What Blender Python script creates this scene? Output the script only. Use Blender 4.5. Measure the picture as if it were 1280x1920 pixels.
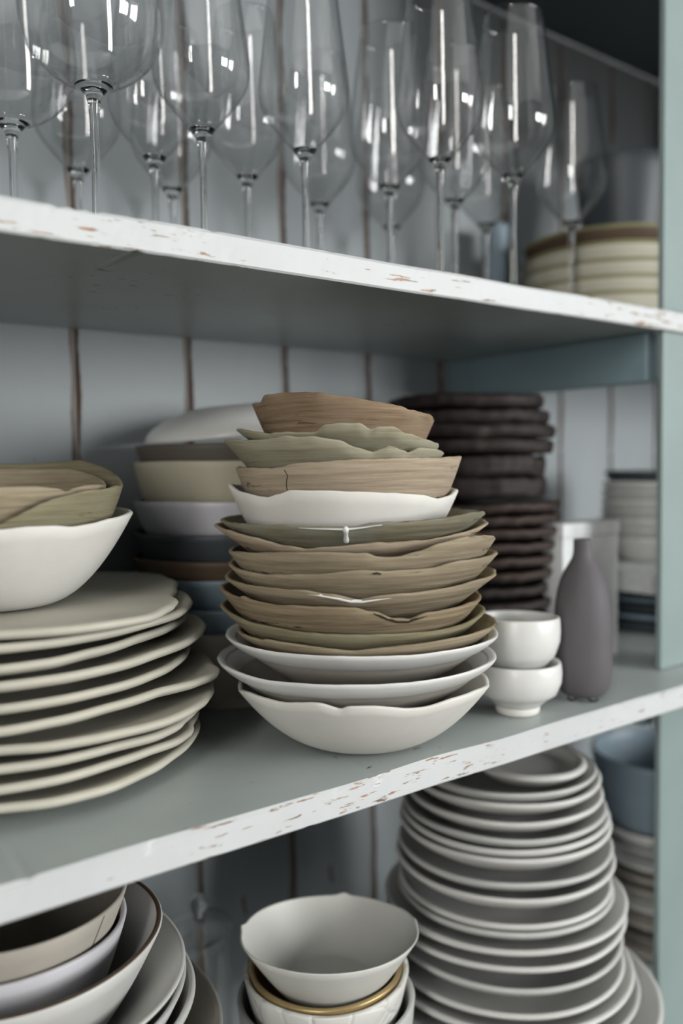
import bpy, bmesh, math, random
from mathutils import Vector, Matrix
import numpy as np

for o in list(bpy.data.objects):
    bpy.data.objects.remove(o, do_unlink=True)
SC = bpy.context.scene
COL = SC.collection

# ------------------------------------------------------------------ camera
CZ = 1.45                                    # height of the lens above the floor
FPX = 1620.0                                 # focal length in pixels of the 1280 x 1920 frame
YAW, PITCH, ROLL = 0.6470, 0.0536, -0.0125
_F = np.array([math.sin(YAW) * math.cos(PITCH), math.cos(YAW) * math.cos(PITCH), -math.sin(PITCH)])
_R0 = np.array([math.cos(YAW), -math.sin(YAW), 0.0])
_U0 = np.cross(_R0, _F)
_R = _R0 * math.cos(ROLL) + _U0 * math.sin(ROLL)
_U = -_R0 * math.sin(ROLL) + _U0 * math.cos(ROLL)
cam = bpy.data.cameras.new('camera')
cam_o = bpy.data.objects.new('camera', cam)
COL.objects.link(cam_o)
m = Matrix(((_R[0], _U[0], -_F[0], 0), (_R[1], _U[1], -_F[1], 0), (_R[2], _U[2], -_F[2], CZ), (0, 0, 0, 1)))
cam_o.matrix_world = m
cam.sensor_fit = 'VERTICAL'
cam.sensor_height = 36.0
cam.lens = FPX / 1920 * 36.0
cam.clip_start = 0.01
cam.dof.use_dof = True
cam.dof.focus_distance = 0.545
cam.dof.aperture_fstop = 2.6
SC.camera = cam_o

# ------------------------------------------------------------------ world, window light, exposure
w = bpy.data.worlds.new('world')
SC.world = w
w.use_nodes = True
w.node_tree.nodes['Background'].inputs[0].default_value = (0.62, 0.70, 0.80, 1)
w.node_tree.nodes['Background'].inputs[1].default_value = 0.2
SC.view_settings.view_transform = 'Standard'
SC.view_settings.look = 'None'
SC.view_settings.exposure = 0.05
SC.view_settings.gamma = 1.0
SC.view_settings.use_curve_mapping = False
SC.cycles.max_bounces = 10
SC.cycles.diffuse_bounces = 1
SC.cycles.glossy_bounces = 3
SC.cycles.transmission_bounces = 8
SC.cycles.transparent_max_bounces = 32
SC.cycles.adaptive_threshold = 0.06
SC.cycles.sample_clamp_indirect = 4.0

RX0, RX1, RY0, RY1, RZ1 = -2.2, 2.4, -2.4, 0.80, 3.5      # the kitchen


def area(name, loc, rot, sx, sy, power, col):
    L = bpy.data.lights.new(name, 'AREA')
    L.shape = 'RECTANGLE'
    L.size, L.size_y, L.energy, L.color = sx, sy, power, col
    o = bpy.data.objects.new(name, L)
    COL.objects.link(o)
    o.location = loc
    o.rotation_euler = rot
    return o


# daylight entering by the two windows of the room
WIN_R = (RX1, -1.70, 1.80, 1.0, 1.2)        # x, y centre, z centre, width, height
WIN_L = (RX0, -1.45, 2.20, 0.60, 2.4)
area('daylight', (WIN_R[0] + 0.10, WIN_R[1], WIN_R[2]), (0, math.pi / 2, 0), WIN_R[4], WIN_R[3], 52, (1.0, 0.99, 0.965))
area('daylight', (WIN_L[0] - 0.10, WIN_L[1], WIN_L[2]), (0, -math.pi / 2, 0), WIN_L[4], WIN_L[3], 90, (1.0, 0.985, 0.95))

WIN_F = (RY0, 1.80, 1.80, 1.0, 1.2)         # y, x centre, z centre, width, height
area('daylight', (WIN_F[1], WIN_F[0] - 0.10, WIN_F[2]), (math.pi / 2, 0, 0), WIN_F[3], WIN_F[4], 92, (0.98, 1.0, 1.0))

# ------------------------------------------------------------------ measuring helpers (camera at the origin of X, Y; z relative to the lens)
Z1, Z2, Z3, Z4, Z5 = 0.137, 0.1186, -0.193, -0.2117, -0.56     # upper shelf top/bottom, lower shelf top/bottom, base shelf top
YU, YL, YB, XS = 0.45, 0.409, 0.727, 0.7046                    # front of upper and lower shelf, back wall, divider plane


def ray(x, y):
    return _F * FPX + _R * (x - 640) + _U * (960 - y)


def on_z(x, y, z):
    d = ray(x, y)
    return d * (z / d[2])


def on_y(x, y, Y):
    d = ray(x, y)
    return d * (Y / d[1])


def bear(x, y):
    d = ray(x, y)
    return math.atan2(d[0], d[1])


def at_d(x, y, dist):
    d = ray(x, y)
    return d * (dist / math.hypot(d[0], d[1]))


def pol(b, d):
    return np.array([math.sin(b) * d, math.cos(b) * d])


def axis_of(xl, xr, y, d):
    a, b = bear(xl, y), bear(xr, y)
    return pol((a + b) / 2, d), d * math.sin((b - a) / 2)


def frame_of(ax):
    u = -ax / np.hypot(*ax)
    wv = np.array([-u[1], u[0]])
    if wv @ _R[:2] < 0:
        wv = -wv
    return u, wv


def trace_wall(ax, R, pts):
    """photo points on the rim -> (angle, height) on the wall of a round pot"""
    u, wv = frame_of(ax)
    out = []
    for x, y in pts:
        d = ray(x, y)
        h = d[:2] / np.hypot(*d[:2])
        zt = d[2] / np.hypot(*d[:2])
        s = h @ ax
        q = s * s - (ax @ ax - R * R)
        t = s - math.sqrt(max(q, 0))
        p = h * t - ax
        out.append((math.atan2(p @ wv, p @ u), zt * t))
    return out


def trace_flat(ax, z, pts):
    """photo points on the edge of a flat plate at height z -> (angle, radius)"""
    u, wv = frame_of(ax)
    out = []
    for x, y in pts:
        p = on_z(x, y, z)[:2] - ax
        out.append((math.atan2(p @ wv, p @ u), float(np.hypot(*p))))
    return out


def periodic(samples, n, seed=0, wob=0.0, fill=None):
    """sorted (angle, value) samples of the seen side -> n values all the way round"""
    s = sorted(samples)
    a = [p[0] for p in s]
    v = [p[1] for p in s]
    rnd = random.Random(seed)
    ph = [rnd.uniform(0, 6.28) for _ in range(5)]
    gap0, gap1 = a[-1], a[0] + 2 * math.pi
    res = []
    for i in range(n):
        t = -math.pi + 2 * math.pi * i / n
        if t < a[0]:
            t += 2 * math.pi
        if t <= a[-1]:
            k = 0
            while k < len(a) - 2 and t > a[k + 1]:
                k += 1
            f = (t - a[k]) / max(a[k + 1] - a[k], 1e-6)
            f = min(max(f, 0), 1)
            f = f * f * (3 - 2 * f) * 0.6 + f * 0.4
            res.append(v[k] + (v[k + 1] - v[k]) * f)
        else:
            f = (t - gap0) / (gap1 - gap0)
            b = math.sin(math.pi * f)
            base = v[-1] + (v[0] - v[-1]) * f
            if fill is not None:
                e = min(f, 1 - f) * 5
                e = min(e, 1)
                base = base * (1 - e) + fill * e
            res.append(base + wob * b * sum(math.sin(t * (q + 2) + ph[q]) / (q + 1) for q in range(4)))
    return np.array(res)


def smooth_noise(n, seed, amp, lo=2, hi=9):
    rnd = random.Random(seed)
    t = np.linspace(0, 2 * math.pi, n, endpoint=False)
    r = np.zeros(n)
    for k in range(lo, hi):
        r += rnd.uniform(-1, 1) / (k ** 0.7) * np.sin(k * t + rnd.uniform(0, 6.28))
    return r * amp


# ------------------------------------------------------------------ materials
def new_mat(name):
    mt = bpy.data.materials.new(name)
    mt.use_nodes = True
    nt = mt.node_tree
    return mt, nt, nt.nodes['Principled BSDF'], nt.links


def ramp(nt, stops, interp='LINEAR'):
    r = nt.nodes.new('ShaderNodeValToRGB')
    r.color_ramp.interpolation = interp
    els = r.color_ramp.elements
    while len(els) < len(stops):
        els.new(0.5)
    for e, (p, c) in zip(els, stops):
        e.position = p
        e.color = (c[0], c[1], c[2], 1) if not isinstance(c, (int, float)) else (c, c, c, 1)
    return r


def noise(nt, L, coord, scale, sc=(1, 1, 1), detail=4, rough=0.55):
    mp = nt.nodes.new('ShaderNodeMapping')
    mp.inputs['Scale'].default_value = sc
    L.new(coord, mp.inputs['Vector'])
    n = nt.nodes.new('ShaderNodeTexNoise')
    n.inputs['Scale'].default_value = scale
    n.inputs['Detail'].default_value = detail
    n.inputs['Roughness'].default_value = rough
    L.new(mp.outputs[0], n.inputs['Vector'])
    return n.outputs['Fac']


def mixc(nt, L, fac, a, b):
    mx = nt.nodes.new('ShaderNodeMix')
    mx.data_type = 'RGBA'
    for sock, v in ((mx.inputs['Factor'], fac), (mx.inputs['A'], a), (mx.inputs['B'], b)):
        pass
    if hasattr(fac, 'is_output'):
        L.new(fac, mx.inputs[0])
    else:
        mx.inputs[0].default_value = fac
    for idx, v in ((6, a), (7, b)):
        if hasattr(v, 'is_output'):
            L.new(v, mx.inputs[idx])
        else:
            mx.inputs[idx].default_value = (v[0], v[1], v[2], 1)
    return mx.outputs[2]


def mathn(nt, L, op, a, b):
    n = nt.nodes.new('ShaderNodeMath')
    n.operation = op
    for i, v in enumerate((a, b)):
        if hasattr(v, 'is_output'):
            L.new(v, n.inputs[i])
        else:
            n.inputs[i].default_value = v
    return n.outputs[0]


def coords(nt, kind='Object'):
    return nt.nodes.new('ShaderNodeTexCoord').outputs[kind]


def bump(nt, L, bs, h, strength, dist=0.001):
    b = nt.nodes.new('ShaderNodeBump')
    b.inputs['Strength'].default_value = strength
    b.inputs['Distance'].default_value = dist
    L.new(h, b.inputs['Height'])
    L.new(b.outputs[0], bs.inputs['Normal'])


def clay(name, c1, c2, rough=0.75, streak=1.0, spots=0.0, bmp=0.5, c3=None):
    """brushed clay: streaks run round the pot"""
    mt, nt, bs, L = new_mat(name)
    co = coords(nt)
    st = noise(nt, L, co, 14, (1.1, 1.1, 24 * streak), 6, 0.68)
    bl = noise(nt, L, co, 22, (1, 1, 1), 3)
    r1 = ramp(nt, [(0.3, c1), (0.72, c2)])
    L.new(st, r1.inputs[0])
    col = r1.outputs[0]
    if c3:
        r3 = ramp(nt, [(0.46, 0.0), (0.66, 1.0)])
        L.new(bl, r3.inputs[0])
        col = mixc(nt, L, r3.outputs[0], col, c3)
    if spots:
        sp = noise(nt, L, co, 60, (0.30, 0.30, 2.0), 4, 0.65)
        rs = ramp(nt, [(0.63, 0.0), (0.68, 1.0)])
        L.new(sp, rs.inputs[0])
        f = mathn(nt, L, 'MULTIPLY', rs.outputs[0], spots)
        col = mixc(nt, L, f, col, (0.05, 0.035, 0.025))
    L.new(col, bs.inputs['Base Color'])
    bs.inputs['Roughness'].default_value = rough
    bs.inputs['Specular IOR Level'].default_value = 0.25
    bump(nt, L, bs, st, bmp, 0.0012)
    return mt


def glaze(name, c, rough=0.35, var=0.06, bmp=0.12, spec=0.5):
    mt, nt, bs, L = new_mat(name)
    co = coords(nt)
    n = noise(nt, L, co, 26, (1, 1, 1), 4)
    r = ramp(nt, [(0.3, tuple(max(x * (1 - var), 0) for x in c)), (0.7, tuple(x * (1 + var * 0.5) for x in c))])
    L.new(n, r.inputs[0])
    L.new(r.outputs[0], bs.inputs['Base Color'])
    bs.inputs['Roughness'].default_value = rough
    bs.inputs['Specular IOR Level'].default_value = spec
    bump(nt, L, bs, n, bmp, 0.001)
    return mt


def paint(name, c, chips=0.5, along=(2.2, 9, 9), rough=0.45, scale=26, chipcol=(0.17, 0.075, 0.035), thr=0.68, var=0.08):
    """old brush paint, chipped down to the brown wood here and there"""
    mt, nt, bs, L = new_mat(name)
    co = coords(nt)
    n = noise(nt, L, co, 9, (1, 1, 1), 5)
    r = ramp(nt, [(0.25, tuple(x * (1 - var) for x in c)), (0.75, tuple(min(x * (1 + var), 1) for x in c))])
    L.new(n, r.inputs[0])
    ch = noise(nt, L, co, scale, along, 5, 0.62)
    where = noise(nt, L, co, 5.5, (1, 1, 1), 2)
    s = mathn(nt, L, 'ADD', ch, mathn(nt, L, 'MULTIPLY', mathn(nt, L, 'SUBTRACT', where, 0.5), 0.45))
    rc = ramp(nt, [(thr, 0.0), (thr + 0.018, 1.0)])
    L.new(s, rc.inputs[0])
    f = mathn(nt, L, 'MULTIPLY', rc.outputs[0], chips)
    cc = noise(nt, L, co, 60, (1, 1, 1), 2)
    rcc = ramp(nt, [(0.35, tuple(x * 0.5 for x in chipcol)), (0.65, tuple(x * 1.5 for x in chipcol))])
    L.new(cc, rcc.inputs[0])
    L.new(mixc(nt, L, f, r.outputs[0], rcc.outputs[0]), bs.inputs['Base Color'])
    bs.inputs['Roughness'].default_value = rough
    hh = mathn(nt, L, 'SUBTRACT', n, mathn(nt, L, 'MULTIPLY', rc.outputs[0], 1.2))
    bump(nt, L, bs, hh, 0.3, 0.0015)
    return mt


def plank_paint(name, c):
    """painted board, the paint gone along its long edges (object x = across the board)"""
    mt, nt, bs, L = new_mat(name)
    co = coords(nt)
    n = noise(nt, L, co, 7, (1, 1, 0.35), 5)
    r = ramp(nt, [(0.25, tuple(x * 0.90 for x in c)), (0.75, tuple(x * 1.08 for x in c))])
    L.new(n, r.inputs[0])
    sx = nt.nodes.new('ShaderNodeSeparateXYZ')
    L.new(co, sx.inputs[0])
    ab = mathn(nt, L, 'ABSOLUTE', sx.outputs[0], 0)
    e = noise(nt, L, co, 20, (1, 1, 1.0), 4)
    ed = mathn(nt, L, 'ADD', ab, mathn(nt, L, 'MULTIPLY', mathn(nt, L, 'SUBTRACT', e, 0.5), 0.010))
    re = ramp(nt, [(0.0, 0.0), (1.0, 1.0)])
    mr = nt.nodes.new('ShaderNodeMapRange')
    mr.inputs['From Min'].default_value = 0.0492
    mr.inputs['From Max'].default_value = 0.0500
    L.new(ed, mr.inputs['Value'])
    rc = nt.nodes.new('ShaderNodeRGB')
    rc.outputs[0].default_value = (0.10, 0.055, 0.035, 1)
    sp = noise(nt, L, co, 16, (6, 1, 1.2), 3)
    rs = ramp(nt, [(0.735, 0.0), (0.75, 1.0)])
    L.new(sp, rs.inputs[0])
    f = mathn(nt, L, 'MAXIMUM', mr.outputs[0], rs.outputs[0])
    L.new(mixc(nt, L, f, r.outputs[0], rc.outputs[0]), bs.inputs['Base Color'])
    bs.inputs['Roughness'].default_value = 0.5
    bump(nt, L, bs, n, 0.2, 0.002)
    return mt


def thin_glass(name):
    mt = bpy.data.materials.new(name)
    mt.use_nodes = True
    nt = mt.node_tree
    L = nt.links
    for n in list(nt.nodes):
        if n.type != 'OUTPUT_MATERIAL':
            nt.nodes.remove(n)
    out = [n for n in nt.nodes if n.type == 'OUTPUT_MATERIAL'][0]
    fr = nt.nodes.new('ShaderNodeFresnel')
    ge = nt.nodes.new('ShaderNodeNewGeometry')
    mr = nt.nodes.new('ShaderNodeMapRange')         # the same outside and inside the thin wall
    mr.inputs['To Min'].default_value = 1.72
    mr.inputs['To Max'].default_value = 1 / 1.72
    L.new(ge.outputs['Backfacing'], mr.inputs['Value'])
    L.new(mr.outputs[0], fr.inputs['IOR'])
    tr = nt.nodes.new('ShaderNodeBsdfTransparent')
    lw = nt.nodes.new('ShaderNodeLayerWeight')
    lw.inputs['Blend'].default_value = 0.35
    rr = ramp(nt, [(0.0, (0.999, 0.999, 0.999)), (0.85, (0.992, 0.995, 0.995)), (1.0, (0.84, 0.87, 0.87))])
    L.new(lw.outputs['Facing'], rr.inputs[0])
    L.new(rr.outputs[0], tr.inputs['Color'])
    gl = nt.nodes.new('ShaderNodeBsdfGlossy')
    gl.inputs['Roughness'].default_value = 0.015
    mx = nt.nodes.new('ShaderNodeMixShader')
    L.new(fr.outputs[0], mx.inputs[0])
    L.new(tr.outputs[0], mx.inputs[1])
    L.new(gl.outputs[0], mx.inputs[2])
    L.new(mx.outputs[0], out.inputs['Surface'])
    return mt


def solid_glass(name, c=(0.97, 0.985, 0.98)):
    mt, nt, bs, L = new_mat(name)
    bs.inputs['Base Color'].default_value = (*c, 1)
    bs.inputs['Transmission Weight'].default_value = 1.0
    bs.inputs['Roughness'].default_value = 0.0
    bs.inputs['IOR'].default_value = 1.5
    return mt


def plain(name, c, rough=0.6, metal=0.0):
    mt, nt, bs, L = new_mat(name)
    co = coords(nt)
    n = noise(nt, L, co, 30, (1, 1, 1), 4)
    r = ramp(nt, [(0.3, tuple(x * 0.88 for x in c)), (0.7, tuple(min(1, x * 1.1) for x in c))])
    L.new(n, r.inputs[0])
    L.new(r.outputs[0], bs.inputs['Base Color'])
    bs.inputs['Roughness'].default_value = rough
    bs.inputs['Metallic'].default_value = metal
    return mt


M = {}
M['plank'] = plank_paint('plank_paint', (0.315, 0.345, 0.36))
M['shelf'] = paint('shelf_paint', (0.54, 0.60, 0.585), 0.9, (2.2, 7, 7), 0.36, 24, (0.05, 0.03, 0.02), 0.725)
M['edge'] = paint('edge_paint', (0.68, 0.70, 0.70), 0.9, (0.9, 6, 8), 0.5, 44, (0.30, 0.14, 0.07), 0.635)
M['post'] = paint('post_paint', (0.27, 0.345, 0.335), 0.8, (8, 8, 2.5), 0.5, 20, (0.13, 0.09, 0.06), 0.76)
M['rail'] = paint('rail_paint', (0.25, 0.35, 0.39), 0.8, (8, 2.5, 8), 0.5, 20, (0.10, 0.07, 0.05), 0.78)
M['backing'] = plain('old_wood', (0.30, 0.265, 0.24), 0.8)
M['topboard'] = paint('top_board_shaded', (0.10, 0.125, 0.135), 0.8, (2.5, 8, 8), 0.6, 20, (0.05, 0.03, 0.02), 0.78)  # darkened paint: the shade on the board's underside is put into the colour
M['dark'] = plain('dark_wood', (0.03, 0.025, 0.02), 0.8)
M['glass_thin'] = thin_glass('blown_glass')
M['glass'] = solid_glass('solid_glass')
M['brown'] = clay('brown_clay', (0.19, 0.14, 0.085), (0.42, 0.34, 0.225), spots=0.9)
M['tan'] = clay('tan_clay', (0.25, 0.20, 0.13), (0.47, 0.395, 0.28), spots=0.7)
M['olive'] = clay('olive_clay', (0.18, 0.155, 0.09), (0.35, 0.315, 0.205), spots=0.6, c3=(0.27, 0.25, 0.16))
M['sage'] = clay('sage_clay', (0.29, 0.26, 0.17), (0.49, 0.455, 0.335), spots=0.6, c3=(0.40, 0.38, 0.28))
M['green'] = clay('green_clay', (0.16, 0.135, 0.085), (0.33, 0.30, 0.21), spots=0.6, c3=(0.26, 0.26, 0.20))
M['beige'] = clay('beige_clay', (0.33, 0.26, 0.18), (0.56, 0.46, 0.345), spots=0.8)
M['umber'] = clay('umber_clay', (0.17, 0.11, 0.065), (0.42, 0.305, 0.20), spots=0.6, c3=(0.34, 0.25, 0.165))
M['white'] = glaze('white_glaze', (0.86, 0.86, 0.83), 0.32)
M['matte_white'] = glaze('matte_white_clay', (0.86, 0.84, 0.78), 0.6, 0.06, 0.15, 0.3)
M['plate'] = glaze('ivory_clay', (0.62, 0.595, 0.50), 0.55, 0.08, 0.12, 0.35)
M['greige'] = glaze('greige_clay', (0.50, 0.46, 0.40), 0.6, 0.1, 0.2, 0.3)
M['grey'] = glaze('grey_glaze', (0.58, 0.585, 0.56), 0.42, 0.06)
M['grey_white'] = glaze('grey_white_glaze', (0.70, 0.695, 0.665), 0.40, 0.05)
M['grey_dark'] = glaze('grey_dark_clay', (0.26, 0.25, 0.22), 0.6, 0.1)
M['cream'] = glaze('cream_clay', (0.55, 0.51, 0.38), 0.55)
M['taupe'] = glaze('taupe_clay', (0.12, 0.105, 0.085), 0.6)
M['lilac'] = glaze('lilac_white_glaze', (0.66, 0.65, 0.68), 0.4)
M['navy'] = glaze('slate_glaze', (0.055, 0.065, 0.075), 0.5)
M['coffee'] = glaze('coffee_clay', (0.10, 0.065, 0.04), 0.6)
M['blue'] = glaze('dusty_blue_glaze', (0.22, 0.29, 0.34), 0.45)
M['black'] = clay('dark_brown_clay', (0.013, 0.010, 0.010), (0.05, 0.039, 0.036), 0.55, 0.7, 0.0, 0.9)
M['darkbrown'] = clay('umber_dark_clay', (0.020, 0.014, 0.012), (0.07, 0.049, 0.041), 0.55, 0.7, 0.0, 0.9)
M['vase'] = glaze('plum_grey_clay', (0.135, 0.125, 0.135), 0.6, 0.06, 0.1, 0.3)
M['gold'] = plain('brass_glaze', (0.45, 0.33, 0.16), 0.35, 0.6)
M['rimbrown'] = plain('brown_rim', (0.10, 0.065, 0.04), 0.6)
M['porcelain'] = glaze('thin_porcelain', (0.74, 0.74, 0.69), 0.4, 0.04)
M['olive_band'] = plain('olive_band', (0.26, 0.24, 0.12), 0.6)
M['striped'] = glaze('striped_cream', (0.62, 0.59, 0.48), 0.55)
M['card'] = plain('white_card', (0.80, 0.82, 0.82), 0.7)
M['crack'] = plain('crack_line', (0.03, 0.022, 0.015), 0.9)


def crackle(name):
    mt, nt, bs, L = new_mat(name)
    co = coords(nt)
    v = nt.nodes.new('ShaderNodeTexVoronoi')
    v.feature = 'DISTANCE_TO_EDGE'
    v.inputs['Scale'].default_value = 52
    L.new(co, v.inputs['Vector'])
    r = ramp(nt, [(0.0, 0.0), (0.12, 1.0)])
    L.new(v.outputs['Distance'], r.inputs[0])
    bs.inputs['Base Color'].default_value = (0.76, 0.755, 0.71, 1)
    bs.inputs['Roughness'].default_value = 0.45
    bump(nt, L, bs, r.outputs[0], 0.55, 0.0014)
    return mt


M['crackle'] = crackle('relief_white_clay')


# ------------------------------------------------------------------ object helpers
def link(name, me, mats, parent=None, loc=None, smooth=True):
    o = bpy.data.objects.new(name, me)
    COL.objects.link(o)
    if not isinstance(mats, (list, tuple)):
        mats = [mats]
    if not me.materials:
        for mm in mats:
            me.materials.append(mm)
    if smooth:
        me.polygons.foreach_set('use_smooth', [True] * len(me.polygons))
    if parent is not None:
        o.parent = parent
    if loc is not None:
        o.location = loc
    return o


def tag(o, label, cat, group=None, kind=None):
    if label:
        o['label'] = label
    if cat:
        o['category'] = cat
    if group:
        o['group'] = group
    if kind:
        o['kind'] = kind
    return o


def empty(name, loc):
    o = bpy.data.objects.new(name, None)
    COL.objects.link(o)
    o.location = loc
    o.empty_display_size = 0.02
    return o


def box_mesh(name, x0, x1, y0, y1, z0, z1, bev=0.0, seg=2):
    bm = bmesh.new()
    bmesh.ops.create_cube(bm, size=1)
    for v in bm.verts:
        v.co = Vector(((x0 + x1) / 2 + v.co.x * (x1 - x0), (y0 + y1) / 2 + v.co.y * (y1 - y0), (z0 + z1) / 2 + v.co.z * (z1 - z0)))
    if bev:
        bmesh.ops.bevel(bm, geom=bm.edges[:], offset=bev, segments=seg, affect='EDGES', profile=0.6)
    me = bpy.data.meshes.new(name)
    bm.to_mesh(me)
    bm.free()
    return me


def rings_mesh(name, rings, close_first=True, close_last=True, mat_of=None):
    """rings: list of (n,3) arrays, joined in order; ends closed by fans"""
    n = len(rings[0])
    verts = np.concatenate(rings).tolist()
    faces = []
    mi = []
    for k in range(len(rings) - 1):
        a, b = k * n, (k + 1) * n
        for i in range(n):
            j = (i + 1) % n
            faces.append((a + i, a + j, b + j, b + i))
            mi.append(mat_of(k) if mat_of else 0)
    if close_first:
        c = len(verts)
        verts.append(np.mean(rings[0], axis=0).tolist())
        for i in range(n):
            faces.append((c, (i + 1) % n, i))
            mi.append(mat_of(0) if mat_of else 0)
    if close_last:
        c = len(verts)
        verts.append(np.mean(rings[-1], axis=0).tolist())
        b = (len(rings) - 1) * n
        for i in range(n):
            faces.append((c, b + i, b + (i + 1) % n))
            mi.append(mat_of(len(rings) - 2) if mat_of else 0)
    me = bpy.data.meshes.new(name)
    me.from_pydata(verts, [], faces)
    if mat_of:
        me.polygons.foreach_set('material_index', mi)
    bm = bmesh.new()
    bm.from_mesh(me)
    bmesh.ops.recalc_face_normals(bm, faces=bm.faces)
    bm.to_mesh(me)
    bm.free()
    return me


def lathe(name, prof, n=64, **kw):
    t = np.linspace(0, 2 * math.pi, n, endpoint=False)
    return rings_mesh(name, [np.c_[r * np.cos(t), r * np.sin(t), np.full(n, z)] for r, z in prof], **kw)


def angles(ax, n):
    """n directions round a pot, the first pointing away from the lens"""
    u, wv = frame_of(ax)
    t = -math.pi + 2 * math.pi * np.arange(n) / n
    return np.outer(np.cos(t), u) + np.outer(np.sin(t), wv)


def bowl_mesh(name, ax, zr, R, h, rb=0.38, p=0.55, th=0.0042, wob=None, n=144, no=12, foot=0.0, lip=0.35):
    """a bowl whose wall follows one curve and is cut off at the uneven rim height zr(angle) (heights above its base)"""
    D = angles(ax, n)
    zr = np.asarray(zr)
    wob = np.ones(n) if wob is None else wob

    def prof(z):
        s = np.clip(z / h, 0, None)
        return R * (rb + (1 - rb) * s ** p)
    rings = []

    def put(r, z):
        rings.append(np.c_[D[:, 0] * r, D[:, 1] * r, z])
    z0 = np.zeros(n)
    put(np.full(n, R * rb * 0.5), z0)
    ss = (np.linspace(0, 1, no) ** 1.5)
    for s in ss:
        z = zr * s
        f = 1 + (wob - 1) * s
        put(prof(z) * f, z)
    # lip
    rt = prof(zr) * wob
    put(rt - th * 0.12, zr + th * lip * 0.7)
    put(rt - th * 0.5, zr + th * lip)
    put(rt - th * 0.88, zr + th * lip * 0.7)
    for s in ss[::-1]:
        z = zr * s
        f = 1 + (wob - 1) * s
        zz = np.maximum(z, th * 0.9 + 0.0 * z)
        put(np.maximum(prof(z) * f - th, R * rb * 0.3), zz)
    put(np.full(n, R * rb * 0.2), np.full(n, th * 0.9))
    return rings_mesh(name, rings)


def bead_mesh(name, ax, r, z, rad_h, rad_v, k=8, slope=0.0):
    """a rolled rim: small section swept round the pot"""
    n = len(z)
    D = angles(ax, n)
    rings = []
    for q in range(k):
        a = 2 * math.pi * q / k
        rr = r + math.cos(a) * rad_h + slope * math.sin(a) * rad_v
        zz = z + math.sin(a) * rad_v
        rings.append(np.c_[D[:, 0] * rr, D[:, 1] * rr, zz])
    rings.append(rings[0])
    me = rings_mesh(name, rings, close_first=False, close_last=False)
    bm = bmesh.new()
    bm.from_mesh(me)
    bmesh.ops.remove_doubles(bm, verts=bm.verts, dist=1e-6)
    bmesh.ops.recalc_face_normals(bm, faces=bm.faces)
    bm.to_mesh(me)
    bm.free()
    return me


def plate_mesh(name, ax, rad, th=0.006, rise=0.008, base=0.55, wav=None, n=160, flat=False):
    """a plate: flat centre, edge lifting by `rise`; rad(angle) is its outline; z=0 is the underside of the foot"""
    D = angles(ax, n)
    rad = np.asarray(rad)
    wav = np.zeros(n) if wav is None else wav
    up = [(0.15, 0), (base, 0), (base + 0.12, 0.10), (0.80, 0.38), (0.92, 0.72), (0.985, 0.97)]
    rings = []
    for f, e in up:
        rings.append(np.c_[D[:, 0] * rad * f, D[:, 1] * rad * f, e * rise + wav * e])
    zt = rise + wav
    for dr, dz in ((0.0, 0.25), (0.0009, 0.6), (-0.0002, 0.88), (-0.0022, 1.0)):
        rings.append(np.c_[D[:, 0] * (rad + dr), D[:, 1] * (rad + dr), zt + th * dz])
    for f, e in up[::-1]:
        ff = f * 0.985
        rings.append(np.c_[D[:, 0] * rad * ff, D[:, 1] * rad * ff, e * rise + wav * e + th])
    return rings_mesh(name, rings)


def W(p2, z):
    return (float(p2[0]), float(p2[1]), CZ + float(z))


def tube_mesh(name, pts, rad, k=8):
    pts = [Vector(p) for p in pts]
    rings = []
    for i, p in enumerate(pts):
        t = (pts[min(i + 1, len(pts) - 1)] - pts[max(i - 1, 0)]).normalized()
        a = t.cross(Vector((0.3, 0.2, 0.93)))
        if a.length < 0.1:
            a = t.cross(Vector((1, 0, 0)))
        a.normalize()
        b = t.cross(a)
        r = rad[i] if isinstance(rad, (list, tuple)) else rad
        rings.append(np.array([p + (a * math.cos(q) + b * math.sin(q)) * r for q in np.linspace(0, 2 * math.pi, k, endpoint=False)]))
    return rings_mesh(name, rings)


# ------------------------------------------------------------------ the room behind the lens
wallm = plain('plaster', (0.22, 0.224, 0.228), 0.9)
floorm = plain('floor_boards', (0.06, 0.045, 0.033), 0.6)


def struct(name, me, mt):
    return tag(link(name, me, mt, smooth=False), None, None, None, 'structure')


struct('floor', box_mesh('floor', RX0 - .1, RX1 + .1, RY0 - .1, RY1 + .1, -0.1, 0), floorm)
struct('ceiling', box_mesh('ceiling', RX0 - .1, RX1 + .1, RY0 - .1, RY1 + .1, RZ1, RZ1 + 0.1), plain('white_ceiling', (0.75, 0.76, 0.76), 0.9))
struct('wall_rear', box_mesh('wall_rear', RX0 - .1, RX1 + .1, RY1, RY1 + .1, 0, RZ1), wallm)


def wall_with_window(name, x0, x1, win, xin):
    _, yc, zc, ww, hh = win
    bm = bmesh.new()

    def add(y0, y1, z0, z1):
        me = box_mesh('t', x0, x1, y0, y1, z0, z1)
        bm.from_mesh(me)
        bpy.data.meshes.remove(me)
    add(RY0, yc - ww / 2, 0, RZ1)
    add(yc + ww / 2, RY1, 0, RZ1)
    add(yc - ww / 2, yc + ww / 2, 0, zc - hh / 2)
    add(yc - ww / 2, yc + ww / 2, zc + hh / 2, RZ1)
    me = bpy.data.meshes.new(name)
    bm.to_mesh(me)
    bm.free()
    return struct(name, me, wallm)


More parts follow.
